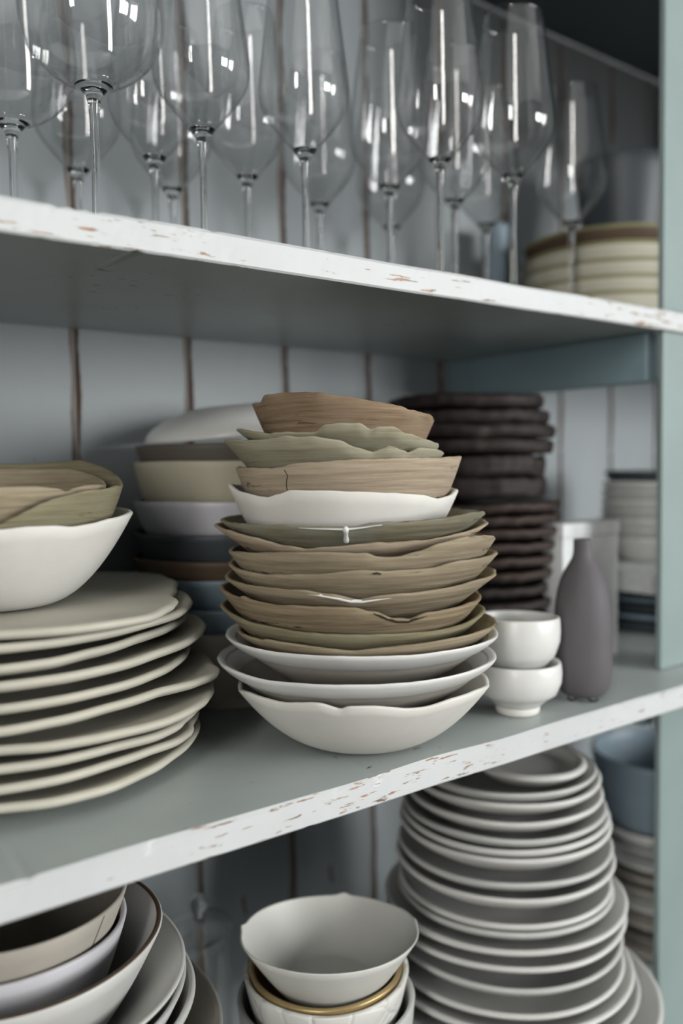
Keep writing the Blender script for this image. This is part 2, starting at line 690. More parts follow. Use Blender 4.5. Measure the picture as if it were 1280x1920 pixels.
def front_wall():
    _, xc, zc, ww, hh = WIN_F
    bm = bmesh.new()
    for a in ((RX0 - .1, xc - ww / 2, 0, RZ1), (xc + ww / 2, RX1 + .1, 0, RZ1), (xc - ww / 2, xc + ww / 2, 0, zc - hh / 2), (xc - ww / 2, xc + ww / 2, zc + hh / 2, RZ1)):
        me = box_mesh('t', a[0], a[1], RY0 - .1, RY0, a[2], a[3])
        bm.from_mesh(me)
        bpy.data.meshes.remove(me)
    me = bpy.data.meshes.new('wall_front')
    bm.to_mesh(me)
    bm.free()
    struct('wall_front', me, wallm)
    bm = bmesh.new()
    bars = [(-ww / 2, ww / 2, -hh / 2, -hh / 2 + .06), (-ww / 2, ww / 2, hh / 2 - .06, hh / 2), (-ww / 2, -ww / 2 + .06, -hh / 2, hh / 2), (ww / 2 - .06, ww / 2, -hh / 2, hh / 2),
            (-ww / 6 - .025, -ww / 6 + .025, -hh / 2, hh / 2), (ww / 6 - .025, ww / 6 + .025, -hh / 2, hh / 2)]
    for a in bars:
        me = box_mesh('t', xc + a[0], xc + a[1], RY0 - .05, RY0 - .01, zc + a[2], zc + a[3])
        bm.from_mesh(me)
        bpy.data.meshes.remove(me)
    me = bpy.data.meshes.new('window_3')
    bm.to_mesh(me)
    bm.free()
    struct('window_3', me, plain('window_paint_front', (0.7, 0.7, 0.68), 0.5))


front_wall()
wall_with_window('wall_right', RX1, RX1 + 0.1, WIN_R, RX1)
wall_with_window('wall_left', RX0 - 0.1, RX0, WIN_L, RX0)
framem = plain('window_paint', (0.7, 0.7, 0.68), 0.5)
for nm, win, s in (('window_1', WIN_R, 1), ('window_2', WIN_L, -1)):
    x, yc, zc, ww, hh = win
    bm = bmesh.new()
    for (a0, a1, b0, b1) in ((-ww / 2, ww / 2, -hh / 2, -hh / 2 + .06), (-ww / 2, ww / 2, hh / 2 - .06, hh / 2),
                             (-ww / 2, -ww / 2 + .06, -hh / 2, hh / 2), (ww / 2 - .06, ww / 2, -hh / 2, hh / 2),
                             (-.025, .025, -hh / 2, hh / 2)):
        me = box_mesh('t', x + s * 0.01, x + s * 0.05, yc + a0, yc + a1, zc + b0, zc + b1)
        bm.from_mesh(me)
        bpy.data.meshes.remove(me)
    me = bpy.data.meshes.new(nm)
    bm.to_mesh(me)
    bm.free()
    struct(nm, me, framem)
struct('door_1', box_mesh('door_1', RX0, RX0 + 0.04, -0.72, 0.05, 0, 2.05, 0.005), plain('door_wood', (0.42, 0.20, 0.09), 0.5))

# ------------------------------------------------------------------ the cabinet
CX0, CX1 = -0.55, 1.45
ZBOT, ZTOP = -1.40, 0.537
wb = empty('wall_back', (0, YB + 0.012, CZ))
tag(wb, 'pale blue-grey painted board back of the cabinet', None, None, 'structure')
PITCHX = 0.1068
gap = 0.0052
pm = box_mesh('plank', -PITCHX / 2 + gap / 2, PITCHX / 2 - gap / 2, -0.012, 0.0, ZBOT, ZTOP, 0.0022, 2)
pm.materials.append(M['plank'])
k0 = -8
for k in range(k0, 12):
    xc = 0.267 + PITCHX / 2 + k * PITCHX
    o = bpy.data.objects.new('plank', pm)
    COL.objects.link(o)
    o.parent = wb
    o.location = (xc, 0, 0)
xa, xb = 0.267 + k0 * PITCHX, 0.267 + 12 * PITCHX
link('backing_board', box_mesh('backing_board', xa, xb, -0.0085, 0.02, ZBOT, ZTOP), M['backing'], wb, smooth=False)


def shelf(name, yf, yb, zt, zb, label, x0=CX0, x1=CX1, seed=1, white=True):
    """a thick old board: worn, slightly uneven front arrises"""
    rnd = random.Random(seed)
    nx = 420
    h = zt - zb
    sec = [(yf + 0.0012, zb), (yf, zb + 0.0012), (yf, zb + h * 0.33), (yf, zb + h * 0.66), (yf, zt - 0.0022), (yf + 0.0022, zt), (yf + 0.05, zt),
           ((yf + yb) / 2, zt), (yb, zt), (yb, zb), ((yf + yb) / 2, zb), (yf + 0.05, zb)]
    front = {0: 1, 1: 1, 2: 1, 3: 1, 4: 1, 5: 0}
    verts, faces, mi = [], [], []
    ns = len(sec)
    ph = [(rnd.uniform(8, 60), rnd.uniform(0, 6.28), rnd.uniform(0.2, 1)) for _ in range(8)]
    for i in range(nx + 1):
        x = x0 + (x1 - x0) * i / nx
        wv = sum(math.sin(x * f + q) * a for f, q, a in ph) * 0.00022
        for j, (y, z) in enumerate(sec):
            dy = dz = 0
            if j in (4, 5):
                nick = max(0, rnd.gauss(0, 1) - 1.5) * 0.0007
                dz = wv * 1.3 - (nick if j == 5 else nick * 0.5)
                dy = nick if j == 4 else 0
            elif j in (0, 1):
                nick = max(0, rnd.gauss(0, 1) - 1.6) * 0.0006
                dz = wv * 0.5 + nick
            elif j in (2, 3):
                dy = rnd.gauss(0, 1) * 0.00008
            verts.append((x, y + dy, z + dz))
    for i in range(nx):
        for j in range(ns):
            a, b = i * ns + j, i * ns + (j + 1) % ns
            faces.append((a, b, b + ns, a + ns))
            mi.append(1 if (front.get(j) and white) else 0)
    faces.append(tuple(range(ns)))
    faces.append(tuple(range(nx * ns, nx * ns + ns))[::-1])
    mi += [0, 0]
    me = bpy.data.meshes.new(name)
    me.from_pydata(verts, [], faces)
    me.polygons.foreach_set('material_index', mi)
    bm = bmesh.new()
    bm.from_mesh(me)
    bmesh.ops.recalc_face_normals(bm, faces=bm.faces)
    bm.to_mesh(me)
    bm.free()
    o = link(name, me, [M['shelf'], M['edge']], smooth=False, loc=(0, 0, CZ))
    return tag(o, label, 'shelf')


YBK = YB - 0.0005
shelf('cabinet_shelf', YU, YBK, Z1, Z2, 'upper cabinet shelf with a chipped white front edge carrying wine glasses', seed=3)
shelf('cabinet_shelf', YL, YBK, Z3, Z4, 'middle cabinet shelf with a chipped white front edge carrying bowl stacks', seed=5)
shelf('cabinet_shelf', YL + 0.0, YBK, Z5, Z5 - 0.02, 'lowest cabinet shelf under the big grey plate stack', seed=8)

fr = empty('display_cabinet', (XS, 0.46, 0))
tag(fr, 'blue-grey painted cabinet frame with a front post and side rails', 'cabinet')


def fpart(name, x0, x1, y0, y1, z0, z1, mt, bev=0.0015):
    me = box_mesh(name, x0 - XS, x1 - XS, y0 - 0.46, y1 - 0.46, CZ + z0, CZ + z1, bev)
    return link(name, me, mt, fr, smooth=False)


fpart('front_post', XS + 0.005, XS + 0.08, YU + 0.003, YU + 0.009, Z1 + 0.0005, ZTOP, M['post'])
fpart('front_post', XS + 0.005, XS + 0.08, YU + 0.003, YU + 0.009, Z3 + 0.0005, Z2 - 0.0005, M['post'])
fpart('front_post', XS + 0.005, XS + 0.08, YU + 0.003, YU + 0.009, Z5 + 0.0005, Z4 - 0.0005, M['post'])
fpart('rear_post', XS, XS + 0.016, 0.692, YB - 0.001, Z3 + 0.0005, Z2 - 0.0005, M['rail'])
fpart('rear_post', XS, XS + 0.016, 0.692, YB - 0.001, Z5 + 0.0005, Z4 - 0.0005, M['rail'])
fpart('side_rail', XS, XS + 0.016, YU + 0.017, 0.691, Z2 - 0.045, Z2 - 0.0005, M['rail'])
fpart('side_rail', XS, XS + 0.016, YU + 0.017, 0.691, Z4 - 0.036, Z4 - 0.0005, M['rail'])
fpart('shade_panel', XS + 0.0805, CX1, YU + 0.003, YU + 0.018, Z1 + 0.21, ZTOP, M['post'])  # unseen panel added to keep window light off the upper back boards
fpart('cabinet_top', CX0, CX1, YL, YB - 0.001, ZTOP + 0.0005, ZTOP + 0.025, M['topboard'])
fpart('side_panel', CX0 - 0.02, CX0 - 0.0005, YL, YB - 0.001, -CZ, ZTOP, M['post'])
fpart('side_panel', CX1 + 0.0005, CX1 + 0.02, YL, YB - 0.001, -CZ, ZTOP, M['post'])
fpart('plinth', CX0, CX1, YL + 0.03, YB - 0.001, -CZ, -1.41, M['post'])

# ------------------------------------------------------------------ wine glasses
GH, GS = 0.135, 0.095           # bowl height, stem height


def glass_parts(big):
    t = np.linspace(0, 1, 40)
    if big:
        key = [(0.0052, 0.0), (0.0075, 0.0025), (0.014, 0.006), (0.026, 0.0125), (0.0365, 0.022), (0.0425, 0.033), (0.0445, 0.046), (0.0435, 0.062), (0.0385, 0.10), (0.0325, 0.15)]
    else:
        key = [(0.0045, 0.0), (0.0068, 0.004), (0.0115, 0.0095), (0.0200, 0.0190), (0.0285, 0.0295), (0.0335, 0.0385), (0.0350, 0.0465), (0.0342, 0.056), (0.0295, 0.095), (0.0245, GH)]
    ks = np.array(key)
    s = np.r_[0, np.cumsum(np.hypot(*np.diff(ks, axis=0).T))]
    q = np.linspace(0, s[-1], 46)

    # smooth the outline a little
    def cr(v):
        out = np.interp(q, s, v)
        for _ in range(2):
            out[1:-1] = (out[:-2] + 2 * out[1:-1] + out[2:]) / 4
        return out
    r, z = cr(ks[:, 0]), cr(ks[:, 1])
    th = 0.0009
    zc = 0.0068 if not big else 0.0048                       # the foot of the bowl is solid glass
    outer = [(rr, zz) for rr, zz in zip(r, z) if zz > zc]
    inner = [(rr - th, zz) for rr, zz in outer]
    b = lathe('bowl', outer + inner[::-1] + outer[:1], 72, close_first=False, close_last=False)
    base = [(rr, zz) for rr, zz in zip(r, z) if zz <= zc]
    rc_ = float(np.interp(zc, z, r))
    sp = [(0.0075, -GS + 0.0016), (0.0042, -GS + 0.006), (0.0028, -GS + 0.016), (0.0024, -GS * 0.5), (0.0026, -0.016), (0.0034, -0.006), (0.0052, -0.0002)]
    if big:
        sp = [(a * 1.08, c) for a, c in sp]
        sp[-1] = (0.0056, -0.0002)
    sp = sp[:-1] + base + [(rc_ * 0.99, zc), (rc_ * 0.9, zc), (rc_ * 0.7, zc - 0.0012), (rc_ * 0.4, zc - 0.0022), (0.0008, zc - 0.0026)]
    st = lathe('stem', sp, 40)
    fpf = [(0.0335, -GS), (0.0345, -GS + 0.0006), (0.0335, -GS + 0.0012), (0.020, -GS + 0.0016), (0.0076, -GS + 0.0032), (0.002, -GS + 0.0036)]
    ft = lathe('foot', fpf, 56)
    for me, mt in ((b, M['glass_thin']), (st, M['glass']), (ft, M['glass_thin'])):
        me.materials.append(mt)
        me.polygons.foreach_set('use_smooth', [True] * len(me.polygons))
    return [('bowl', b), ('stem', st), ('foot', ft)]


GP = {True: glass_parts(True), False: glass_parts(False)}
glasses = [
    (True, 0.188, 0.619, 'big round-bellied wine glass cut by the left picture edge, behind its twin'),
    (True, 0.212, 0.531, 'big round-bellied wine glass nearest the viewer, bowl cut by the top edge'),
    (False, 0.260, 0.688, 'wine glass with a dark stem against the boards behind the two big glasses'),
    (False, 0.298, 0.628, 'angular wine glass in the middle row right behind the big glasses'),
    (False, 0.343, 0.689, 'angular wine glass deep at the back between the third and fourth stems'),
    (False, 0.302, 0.558, 'angular wine glass in the front row next to the big round glass'),
    (False, 0.379, 0.625, 'blurred angular wine glass behind and right of the first angular front glass'),
    (False, 0.384, 0.549, 'angular wine glass third in the front row, above the brown bowl stack'),
    (False, 0.472, 0.652, 'blurred angular wine glass at the back in the middle of the shelf'),
    (False, 0.492, 0.577, 'blurred angular wine glass in the middle row with a rim below its neighbours'),
    (False, 0.482, 0.504, 'angular wine glass fourth in the front row, above the worn patch of the edge'),
    (False, 0.566, 0.573, 'angular wine glass half hidden behind the last two front row glasses'),
    (False, 0.558, 0.496, 'angular wine glass last in the front row, beside the striped bowls'),
    (False, 0.712, 0.557, 'small-looking wine glass standing alone in front of the striped cream bowls'),
    (False, 0.648, 0.612, 'blurred wine glass at the back between the last front glass and striped bowls'),
    (False, 0.575, 0.672, 'blurred wine glass touching the back boards behind the middle row'),
]
for i, (big, x, y, lab) in enumerate(glasses):
    g = empty('wine_glass', (x, y, CZ + Z1 + GS + 0.0004))
    tag(g, lab, 'wine glass', 'stemmed wine glasses on the upper shelf')
    g.rotation_euler = (0, 0, i * 0.7)
    for nm, me in GP[big]:
        o = bpy.data.objects.new(nm, me)
        COL.objects.link(o)
        o.parent = g

axu = pol(bear(928, 480), 1.018)
htu = at_d(928, 425, 1.018)[2] - Z1
me = lathe('ceramic_tumbler', [(0.009, 0.0), (0.0125, 0.0006), (0.0135, 0.003), (0.0155, htu * 0.97), (0.0152, htu), (0.0142, htu), (0.0138, htu * 0.97), (0.0118, 0.004), (0.003, 0.0035)], 48)
tag(link('ceramic_tumbler', me, M['blue'], loc=W(axu, Z1 + 0.0004)), 'slim dusty blue tumbler at the back beside the striped bowls', 'tumbler')

# ------------------------------------------------------------------ the main stack of bowls
DM = 0.602
main = [
    # xl, xr, y,  rim points, height, profile (rb, p), material, label
    (441, 919, 1288, [(443, 1293), (470, 1300), (530, 1318), (600, 1318), (640, 1331), (655, 1325), (700, 1325), (770, 1331), (800, 1328), (850, 1310), (890, 1295), (918, 1282)],
     dict(rb=0.30, p=0.50), 'matte_white', 'deep ivory bowl with an uneven rim at the bottom of the brown stack'),
    (414, 924, 1243, [(413, 1240), (440, 1262), (500, 1283), (570, 1289), (640, 1291), (760, 1287), (850, 1272), (905, 1250), (924, 1236)],
     dict(rb=0.26, p=0.85), 'greige', 'wide bowl with a thick white rim, second from the bottom of the stack'),
    (434, 926, 1198, [(433, 1197), (470, 1218), (531, 1231), (645, 1238), (750, 1237), (837, 1227), (903, 1210), (926, 1196)],
     dict(rb=0.40, p=0.95), 'greige', 'shallow flared bowl with a bright white rim under the brown bowls'),
    (437, 928, 1172, [(437, 1181), (487, 1203), (500, 1201), (575, 1214), (662, 1226), (750, 1214), (837, 1201), (894, 1186), (928, 1167)],
     dict(rb=0.40, p=0.55), 'tan', 'thin tan bowl lying directly on the white-rimmed flared bowl'),
    (424, 913, 1140, [(424, 1135), (487, 1175), (575, 1192), (662, 1196), (750, 1194), (837, 1186), (881, 1175), (912, 1146)],
     dict(rb=0.40, p=0.55), 'olive', 'thin olive bowl with a green edge, below the cracked brown bowl'),
    (421, 910, 1112, [(421, 1102), (452, 1122), (463, 1120), (475, 1127), (522, 1137), (597, 1140), (662, 1142), (702, 1151), (741, 1165), (776, 1166), (807, 1153), (859, 1144), (890, 1133), (910, 1122)],
     dict(rb=0.40, p=0.55), 'brown', 'brown bowl with a torn cracked rim low in the stack'),
    (422, 927, 1080, [(422, 1083), (444, 1094), (505, 1105), (571, 1111), (619, 1118), (671, 1131), (715, 1122), (772, 1116), (837, 1107), (894, 1089), (927, 1076)],
     dict(rb=0.40, p=0.55), 'tan', 'tan bowl with a white glazed stretch along the dip of its rim'),
    (421, 925, 1050, [(421, 1059), (435, 1070), (487, 1081), (575, 1081), (680, 1072), (732, 1074), (794, 1070), (859, 1054), (925, 1037)],
     dict(rb=0.40, p=0.55), 'tan', 'tan bowl with a small dark nick in the middle of its rim'),
    (420, 924, 1022, [(420, 1035), (452, 1039), (531, 1039), (619, 1038), (684, 1041), (706, 1048), (750, 1048), (785, 1037), (820, 1021), (864, 1008), (903, 1006), (924, 1010)],
     dict(rb=0.40, p=0.55), 'tan', 'tan bowl with a rim rising to a leaf-like lobe beside the dark plates'),
    (411, 907, 985, [(411, 986), (431, 997), (466, 1011), (518, 1028), (562, 1036), (597, 1032), (706, 1023), (794, 1018), (837, 1013), (872, 1002), (907, 982)],
     dict(rb=0.40, p=0.55), 'beige', 'pale brown bowl whose rim dips to a notch under the green bowl'),
    (410, 905, 970, [(410, 976), (431, 984), (509, 988), (597, 991), (641, 992), (706, 984), (772, 980), (837, 973), (872, 964), (894, 962), (905, 965)],
     dict(rb=0.40, p=0.55), 'green', 'grey-green bowl with a run of white glaze, below the white bowl'),
    (432, 861, 915, [(432, 910), (448, 925), (496, 936), (520, 930), (544, 922), (597, 923), (662, 925), (728, 927), (794, 931), (829, 938), (851, 932), (861, 921)],
     dict(rb=0.45, p=0.42), 'matte_white', 'plain white bowl in the upper half of the brown stack'),
    (439, 862, 868, [(439, 879), (505, 881), (566, 871), (662, 865), (750, 862), (816, 861), (862, 858)],
     dict(rb=0.58, p=0.50), 'beige', 'beige bowl with a crack in its side, resting in the white bowl'),
    (431, 845, 840, [(431, 827), (487, 828), (505, 826), (527, 822), (592, 822), (636, 829), (671, 842), (706, 851), (715, 846), (732, 839), (763, 846), (776, 851), (794, 842), (820, 844), (845, 851)],
     dict(rb=0.50, p=0.70), 'sage', 'olive green bowl with a folded rim, third from the top'),
    (464, 846, 825, [(464, 806), (509, 815), (592, 813), (614, 800), (645, 797), (671, 798), (693, 807), (706, 803), (732, 804), (763, 815), (802, 825), (837, 833), (846, 842)],
     dict(rb=0.48, p=1.0), 'sage', 'pale sage bowl with a petal-like rim under the topmost bowl'),
    (478, 822, 775, [(478, 759), (492, 757), (503, 744), (549, 739), (597, 740), (645, 746), (697, 755), (750, 763), (776, 772), (811, 779), (822, 790)],
     dict(rb=0.78, p=0.55), 'umber', 'brown steep-sided bowl on the very top of the stack'),
]
def h_of(z, base):
    return float(np.mean(z)) - base


heights = [None, .052, .040, .046, .044, .046, .048, .048, .048, .048, .046, .050, .050, .046, .042, .034]
NB = 240
prev_base = None
main_objs = []
for i, (xl, xr, yy, pts, pr, mt, lab) in enumerate(main):
    ax, R = axis_of(xl, xr, yy, DM)
    tr = trace_wall(ax, R * 0.995, pts)
    z = periodic(tr, NB, i, 0.0015)
    zm = float(np.mean(z))
    if i == 0:
        base = Z3 + 0.0003
    else:
        base = max(zm - heights[i], prev_base + 0.0052)
    prev_base = base
    zr = z - base + smooth_noise(NB, 30 + i, 0.00022 if i in (0, 1, 2, 11) else 0.0005, 9, 60)
    h = zm - base
    if i:
        _, axp, Rp, zrp, bp, hp, prp, _f = main_objs[-1]
        sh = float(np.hypot(*(ax - axp)))
        pr = dict(pr)
        for _k in range(24):                       # flare the wall until it clears the bowl it sits in
            bad = False
            for zq in np.linspace(base + 0.002, bp + float(np.max(zrp)), 12):
                ro = R * (pr['rb'] + (1 - pr['rb']) * (max(zq - base, 0) / h_of(z, base)) ** pr['p']) * 1.006 + sh
                ri = Rp * (prp['rb'] + (1 - prp['rb']) * ((zq - bp) / hp) ** prp['p']) * 0.994 - 0.0042
                if ro > ri:
                    bad = True
            if not bad:
                break
            pr['p'] += 0.05
            pr['rb'] = max(pr['rb'] - 0.01, 0.22)
    # the wall curve passes through R at the mean rim height
    fine = 1 + smooth_noise(NB, 60 + i, 0.003, 3, 12)
    th = 0.0034 if i not in (1, 2) else 0.004
    me = bowl_mesh('ceramic_bowl', ax, zr, R, h, th=th, n=NB, wob=fine, **pr)
    o = link('ceramic_bowl', me, M[mt], loc=W(ax, base))
    tag(o, lab, 'bowl', 'bowls of the tall middle stack')
    o['ax'] = 0
    main_objs.append((o, ax, R, zr, base, h, pr, fine))
    if i in (1, 2):
        rim_r = R * (pr['rb'] + (1 - pr['rb']) * (zr / h) ** pr['p']) * fine
        sl = R * (1 - pr['rb']) * pr['p'] / h
        dz_ = 0.0036 if i == 1 else 0.0030
        bd = bead_mesh('rim', ax, rim_r - 0.0016 - sl * dz_, zr - dz_, 0.0034, 0.0068, 12, sl)
        r = link('rim', bd, M['white'], o)
        r['label'] = 'thick white glazed rim'
for o, *_ in main_objs:
    del o['ax']


def surf_pt(k, x, y, out=0.0006):
    """point on the outer wall of bowl k of the main stack seen at a photo point"""
    o, ax, R, zr, base, h, pr, fine = main_objs[k]
    (a, z), = trace_wall(ax, R * 0.985, [(x, y)])
    u, wv = frame_of(ax)
    s = max((z - base) / h, 0.02)
    r = R * (pr['rb'] + (1 - pr['rb']) * s ** pr['p']) + out
    d = u * math.cos(a) + wv * math.sin(a)
    return (d[0] * r, d[1] * r, z - base)


# run of white glaze over the grey-green bowl, crack in the beige one, nick, white stretch of rim
g = main_objs[10][0]
path = [surf_pt(10, 648, y, 0.0008) for y in (989, 994, 1000, 1006, 1012, 1017, 1020)]
r = link('glaze_drip', tube_mesh('glaze_drip', path, [0.0012, 0.0019, 0.0014, 0.0013, 0.0017, 0.0018, 0.0008], 10), M['white'], g)
r['label'] = 'white glaze drip'
path = [surf_pt(10, x, y, 0.0002) for x, y in ((560, 990), (580, 991.5), (600, 992), (620, 992.5), (640, 993), (660, 992), (680, 989.5), (700, 986), (715, 984))]
r = link('glaze_run', tube_mesh('glaze_run', path, [0.0002, 0.0003, 0.0004, 0.0005, 0.0008, 0.0006, 0.0005, 0.0003, 0.0002], 8), M['white'], g)
r['label'] = 'thin line of white glaze'
g = main_objs[12][0]
path = [surf_pt(12, x, y, 0.0001) for x, y in ((533, 881), (537, 892), (532, 905), (530, 916), (531, 925))]
link('crack', tube_mesh('crack', path, 0.0003, 6), M['crack'], g)
g = main_objs[7][0]
path = [surf_pt(7, x, y, 0.0001) for x, y in ((698, 1075), (706, 1074), (713, 1076))]
link('nick', tube_mesh('nick', path, 0.0006, 6), M['crack'], g)
g = main_objs[6][0]
path = [surf_pt(6, x, y, -0.0004) for x, y in ((570, 1113), (600, 1117), (630, 1123), (655, 1130), (680, 1131), (710, 1126), (750, 1120))]
r = link('glaze_run', tube_mesh('glaze_run', path, [0.0002, 0.0010, 0.0012, 0.0013, 0.0012, 0.0009, 0.0002], 8), M['white'], g)
r['label'] = 'white glazed stretch of rim'
g = main_objs[5][0]
path = [surf_pt(5, x, y, -0.0002) for x, y in ((700, 1150), (715, 1156), (730, 1163), (750, 1168), (772, 1168), (790, 1161), (805, 1156))]
link('crack', tube_mesh('crack', path, [0.0003, 0.0008, 0.0007, 0.0010, 0.0010, 0.0007, 0.0003], 6), M['crack'], g)

# ------------------------------------------------------------------ plates at the left, bowls on them
AXP = np.array([0.164, 0.592])
RP = 0.128
plate_pts = [
    [(0, 1518), (106, 1505), (195, 1482), (283, 1445), (336, 1411), (366, 1380), (372, 1366)],
    [(0, 1482), (106, 1464), (212, 1433), (283, 1408), (340, 1387), (358, 1374), (361, 1356)],
    [(0, 1443), (106, 1427), (212, 1401), (301, 1378), (336, 1362), (350, 1348)],
    [(0, 1408), (106, 1399), (212, 1379), (319, 1351), (382, 1319), (396, 1302), (398, 1284)],
    [(0, 1372), (106, 1353), (212, 1326), (301, 1298), (372, 1280), (406, 1266), (410, 1258), (398, 1247)],
    [(0, 1330), (106, 1314), (212, 1291), (301, 1261), (336, 1241), (353, 1220)],
    [(0, 1287), (106, 1273), (212, 1252), (301, 1224), (354, 1204), (380, 1184), (383, 1170), (368, 1158)],
    [(0, 1255), (89, 1243), (177, 1222), (266, 1195), (319, 1176), (347, 1156)],
    [(0, 1216), (89, 1206), (177, 1192), (283, 1167), (336, 1151), (355, 1137), (356, 1123), (342, 1112)],
    [(0, 1196), (140, 1186), (280, 1164), (319, 1145), (331, 1134), (321, 1124), (329, 1110), (319, 1092), (290, 1082)],
]
ord_up = ['lowest', 'second', 'third', 'fourth', 'fifth', 'sixth', 'seventh', 'eighth', 'ninth', 'topmost']
extra = ['the shelf under its rim', 'counted from the shelf', 'mostly hidden under a wider one', 'with a wide rounded edge', 'with a pointed edge sticking out furthest',
         'set back under a wider one', 'with a broad rounded edge', 'narrower than the one below', 'peeping out below the notched one', 'with a notched edge and the white bowl on it']
z_first = Z3 + 0.0145
d0 = np.hypot(*on_z(0, 1518, z_first)[:2])
NP = 360
for i, pts in enumerate(plate_pts):
    zz = at_d(pts[0][0], pts[0][1], d0 - (0.004 if i in (4, 6) else 0.0))[2]
    if i == 0:
        zz = z_first
    rr = trace_flat(AXP, zz, pts)
    rr = [(a, min(max(r, 0.085), 0.150)) for a, r in rr]
    rad = periodic(rr, NP, i + 5, 0.0008, fill=RP - 0.004)
    dirs = angles(AXP, NP)
    lim = np.where(dirs[:, 1] > 0.05, (YB - 0.003 - AXP[1]) / np.maximum(dirs[:, 1], 0.05), 9)
    rad = np.minimum(rad, lim) + smooth_noise(NP, 200 + i, 0.0003, 8, 30)
    th = 0.0052
    rise = 0.0105 if i < 8 else (0.006 if i == 8 else 0.002)
    base = zz - th * 0.6 - rise
    base = max(base, Z3 + 0.0003) + (0.0016 if i == 9 else 0)
    me = plate_mesh('dinner_plate', AXP, rad, th, rise, 0.52, smooth_noise(NP, 300 + i, 0.0004, 2, 6), NP)
    o = link('dinner_plate', me, M['plate'], loc=W(AXP, base))
    if i == 0:
        lab = 'lowest ivory plate of the stack at the picture edge, lying on the shelf'
    elif i == 9:
        lab = 'topmost ivory plate with a notched edge, carrying the white bowl'
    else:
        lab = '%s ivory plate from the bottom of its stack, %s' % (ord_up[i], extra[i])
    tag(o, lab, 'plate', 'uneven ivory plates stacked at the picture edge')
    ztop_plate = base + rise * (0.0 if i < 9 else 0) + th

AXB = pol(bear(-12, 1000), 0.585)
Rb = 0.585 * math.sin(bear(248, 962) - bear(-12, 1000))
pts = [(-120, 985), (-60, 996), (0, 998), (53, 992), (103, 990), (142, 992), (177, 986), (212, 976), (248, 962)]
z = periodic(trace_wall(AXB, Rb * 0.995, pts), NB, 77, 0.002)
base = ztop_plate + 0.0004
me = bowl_mesh('ceramic_bowl', AXB, z - base, Rb, float(np.mean(z)) - base, rb=0.34, p=0.52, th=0.004, n=NB)
tag(link('ceramic_bowl', me, M['matte_white'], loc=W(AXB, base)), 'large white bowl standing on the ivory plates', 'bowl', 'bowls on the ivory plates')
b1 = base + 0.012
ax2 = pol(bear(-20, 950), 0.585)
R2 = 0.585 * math.sin(bear(243, 920) - bear(-20, 950))
pts = [(-120, 985), (-50, 992), (0, 990), (35, 975), (60, 962), (89, 948), (115, 938), (142, 931), (165, 926), (184, 921), (205, 921), (222, 918), (230, 914), (243, 913)]
z = periodic(trace_wall(ax2, R2 * 0.995, pts), NB, 78, 0.002, fill=0.005)
me = bowl_mesh('ceramic_bowl', ax2, z - b1, R2, 0.075, rb=0.42, p=0.45, th=0.0036, n=NB)
tag(link('ceramic_bowl', me, M['olive'], loc=W(ax2, b1)), 'olive bowl with a swooping rim nested in the large white bowl', 'bowl', 'bowls on the ivory plates')
b2 = b1 + 0.008
ax3 = pol(bear(-28, 930), 0.585)
R3 = 0.585 * math.sin(bear(212, 915) - bear(-28, 930))
pts = [(-140, 925), (-60, 922), (0, 917), (71, 915), (117, 919), (138, 925), (150, 919), (173, 913), (198, 911), (212, 914)]
z = periodic(trace_wall(ax3, R3 * 0.995, pts), NB, 79, 0.0015, fill=0.0)
me = bowl_mesh('ceramic_bowl', ax3, z - b2, R3, 0.068, rb=0.45, p=0.45, th=0.0034, n=NB)
tag(link('ceramic_bowl', me, M['tan'], loc=W(ax3, b2)), 'tan bowl innermost in the nest on the ivory plates', 'bowl', 'bowls on the ivory plates')


# ------------------------------------------------------------------ generic round pots placed by height
def simple_bowl(name, lab, cat, grp, ax, zbase, R, h, mt, rb=0.5, p=0.6, th=0.004, seed=0, wob=0.0006, rimw=0.0004, n=96, rim=None, tilt=None, lip=0.35):
    zr = np.full(n, h) + smooth_noise(n, seed, wob, 2, 7)
    f = 1 + smooth_noise(n, seed + 9, rimw / max(R, 1e-3), 2, 8)
    me = bowl_mesh(name, np.asarray(ax, float), zr, R, h, rb, p, th, f, n, foot=0, lip=lip)
    o = link(name, me, M[mt], loc=W(ax, zbase))
    tag(o, lab, cat, grp)
    if rim:
        rr = R * (rb + (1 - rb) * (zr / h) ** p) * f
        link('rim', bead_mesh('rim', np.asarray(ax, float), rr - th * 0.5, zr + th * 0.1, th * rim[1], th * rim[2], 8), M[rim[0]], o)
    if tilt:
        o.rotation_euler = tilt
    return o


# ------------------------------------------------------------------ stack of bowls behind, by the boards
AXK = np.array([0.366, 0.649])
DK = float(np.hypot(*AXK))


def z_at(x, y, d):
    return at_d(x, y, d)[2]


def back_R(xl, y):
    return DK * math.sin(math.atan2(AXK[0], AXK[1]) - bear(xl, y))


gk = 'bowls stacked by the back boards'
back = [  # rim y, material, left x, rb, p, label
    (1185, 'greige', 249, 0.77, 0.5, 'greige bowl at the bottom of the stack by the back boards'),
    (1142, 'blue', 249, 0.77, 0.5, 'dusty blue bowl, lower of two, in the stack by the boards'),
    (1087, 'blue', 249, 0.77, 0.5, 'dusty blue bowl, upper of two, in the stack by the boards'),
    (1052, 'coffee', 249, 0.77, 0.5, 'dark coffee brown bowl above the blue ones by the boards'),
    (1004, 'navy', 249, 0.77, 0.5, 'dark slate bowl under the white one by the boards'),
    (944, 'lilac', 250, 0.78, 0.45, 'white bowl with a lilac tint under the cream one'),
    (868, 'cream', 250, 0.80, 0.4, 'tall cream bowl in the stack by the back boards'),
    (836, 'taupe', 254, 0.80, 0.5, 'dark taupe bowl nested in the cream bowl'),
]
zb = Z3 + 0.0004
ws = []
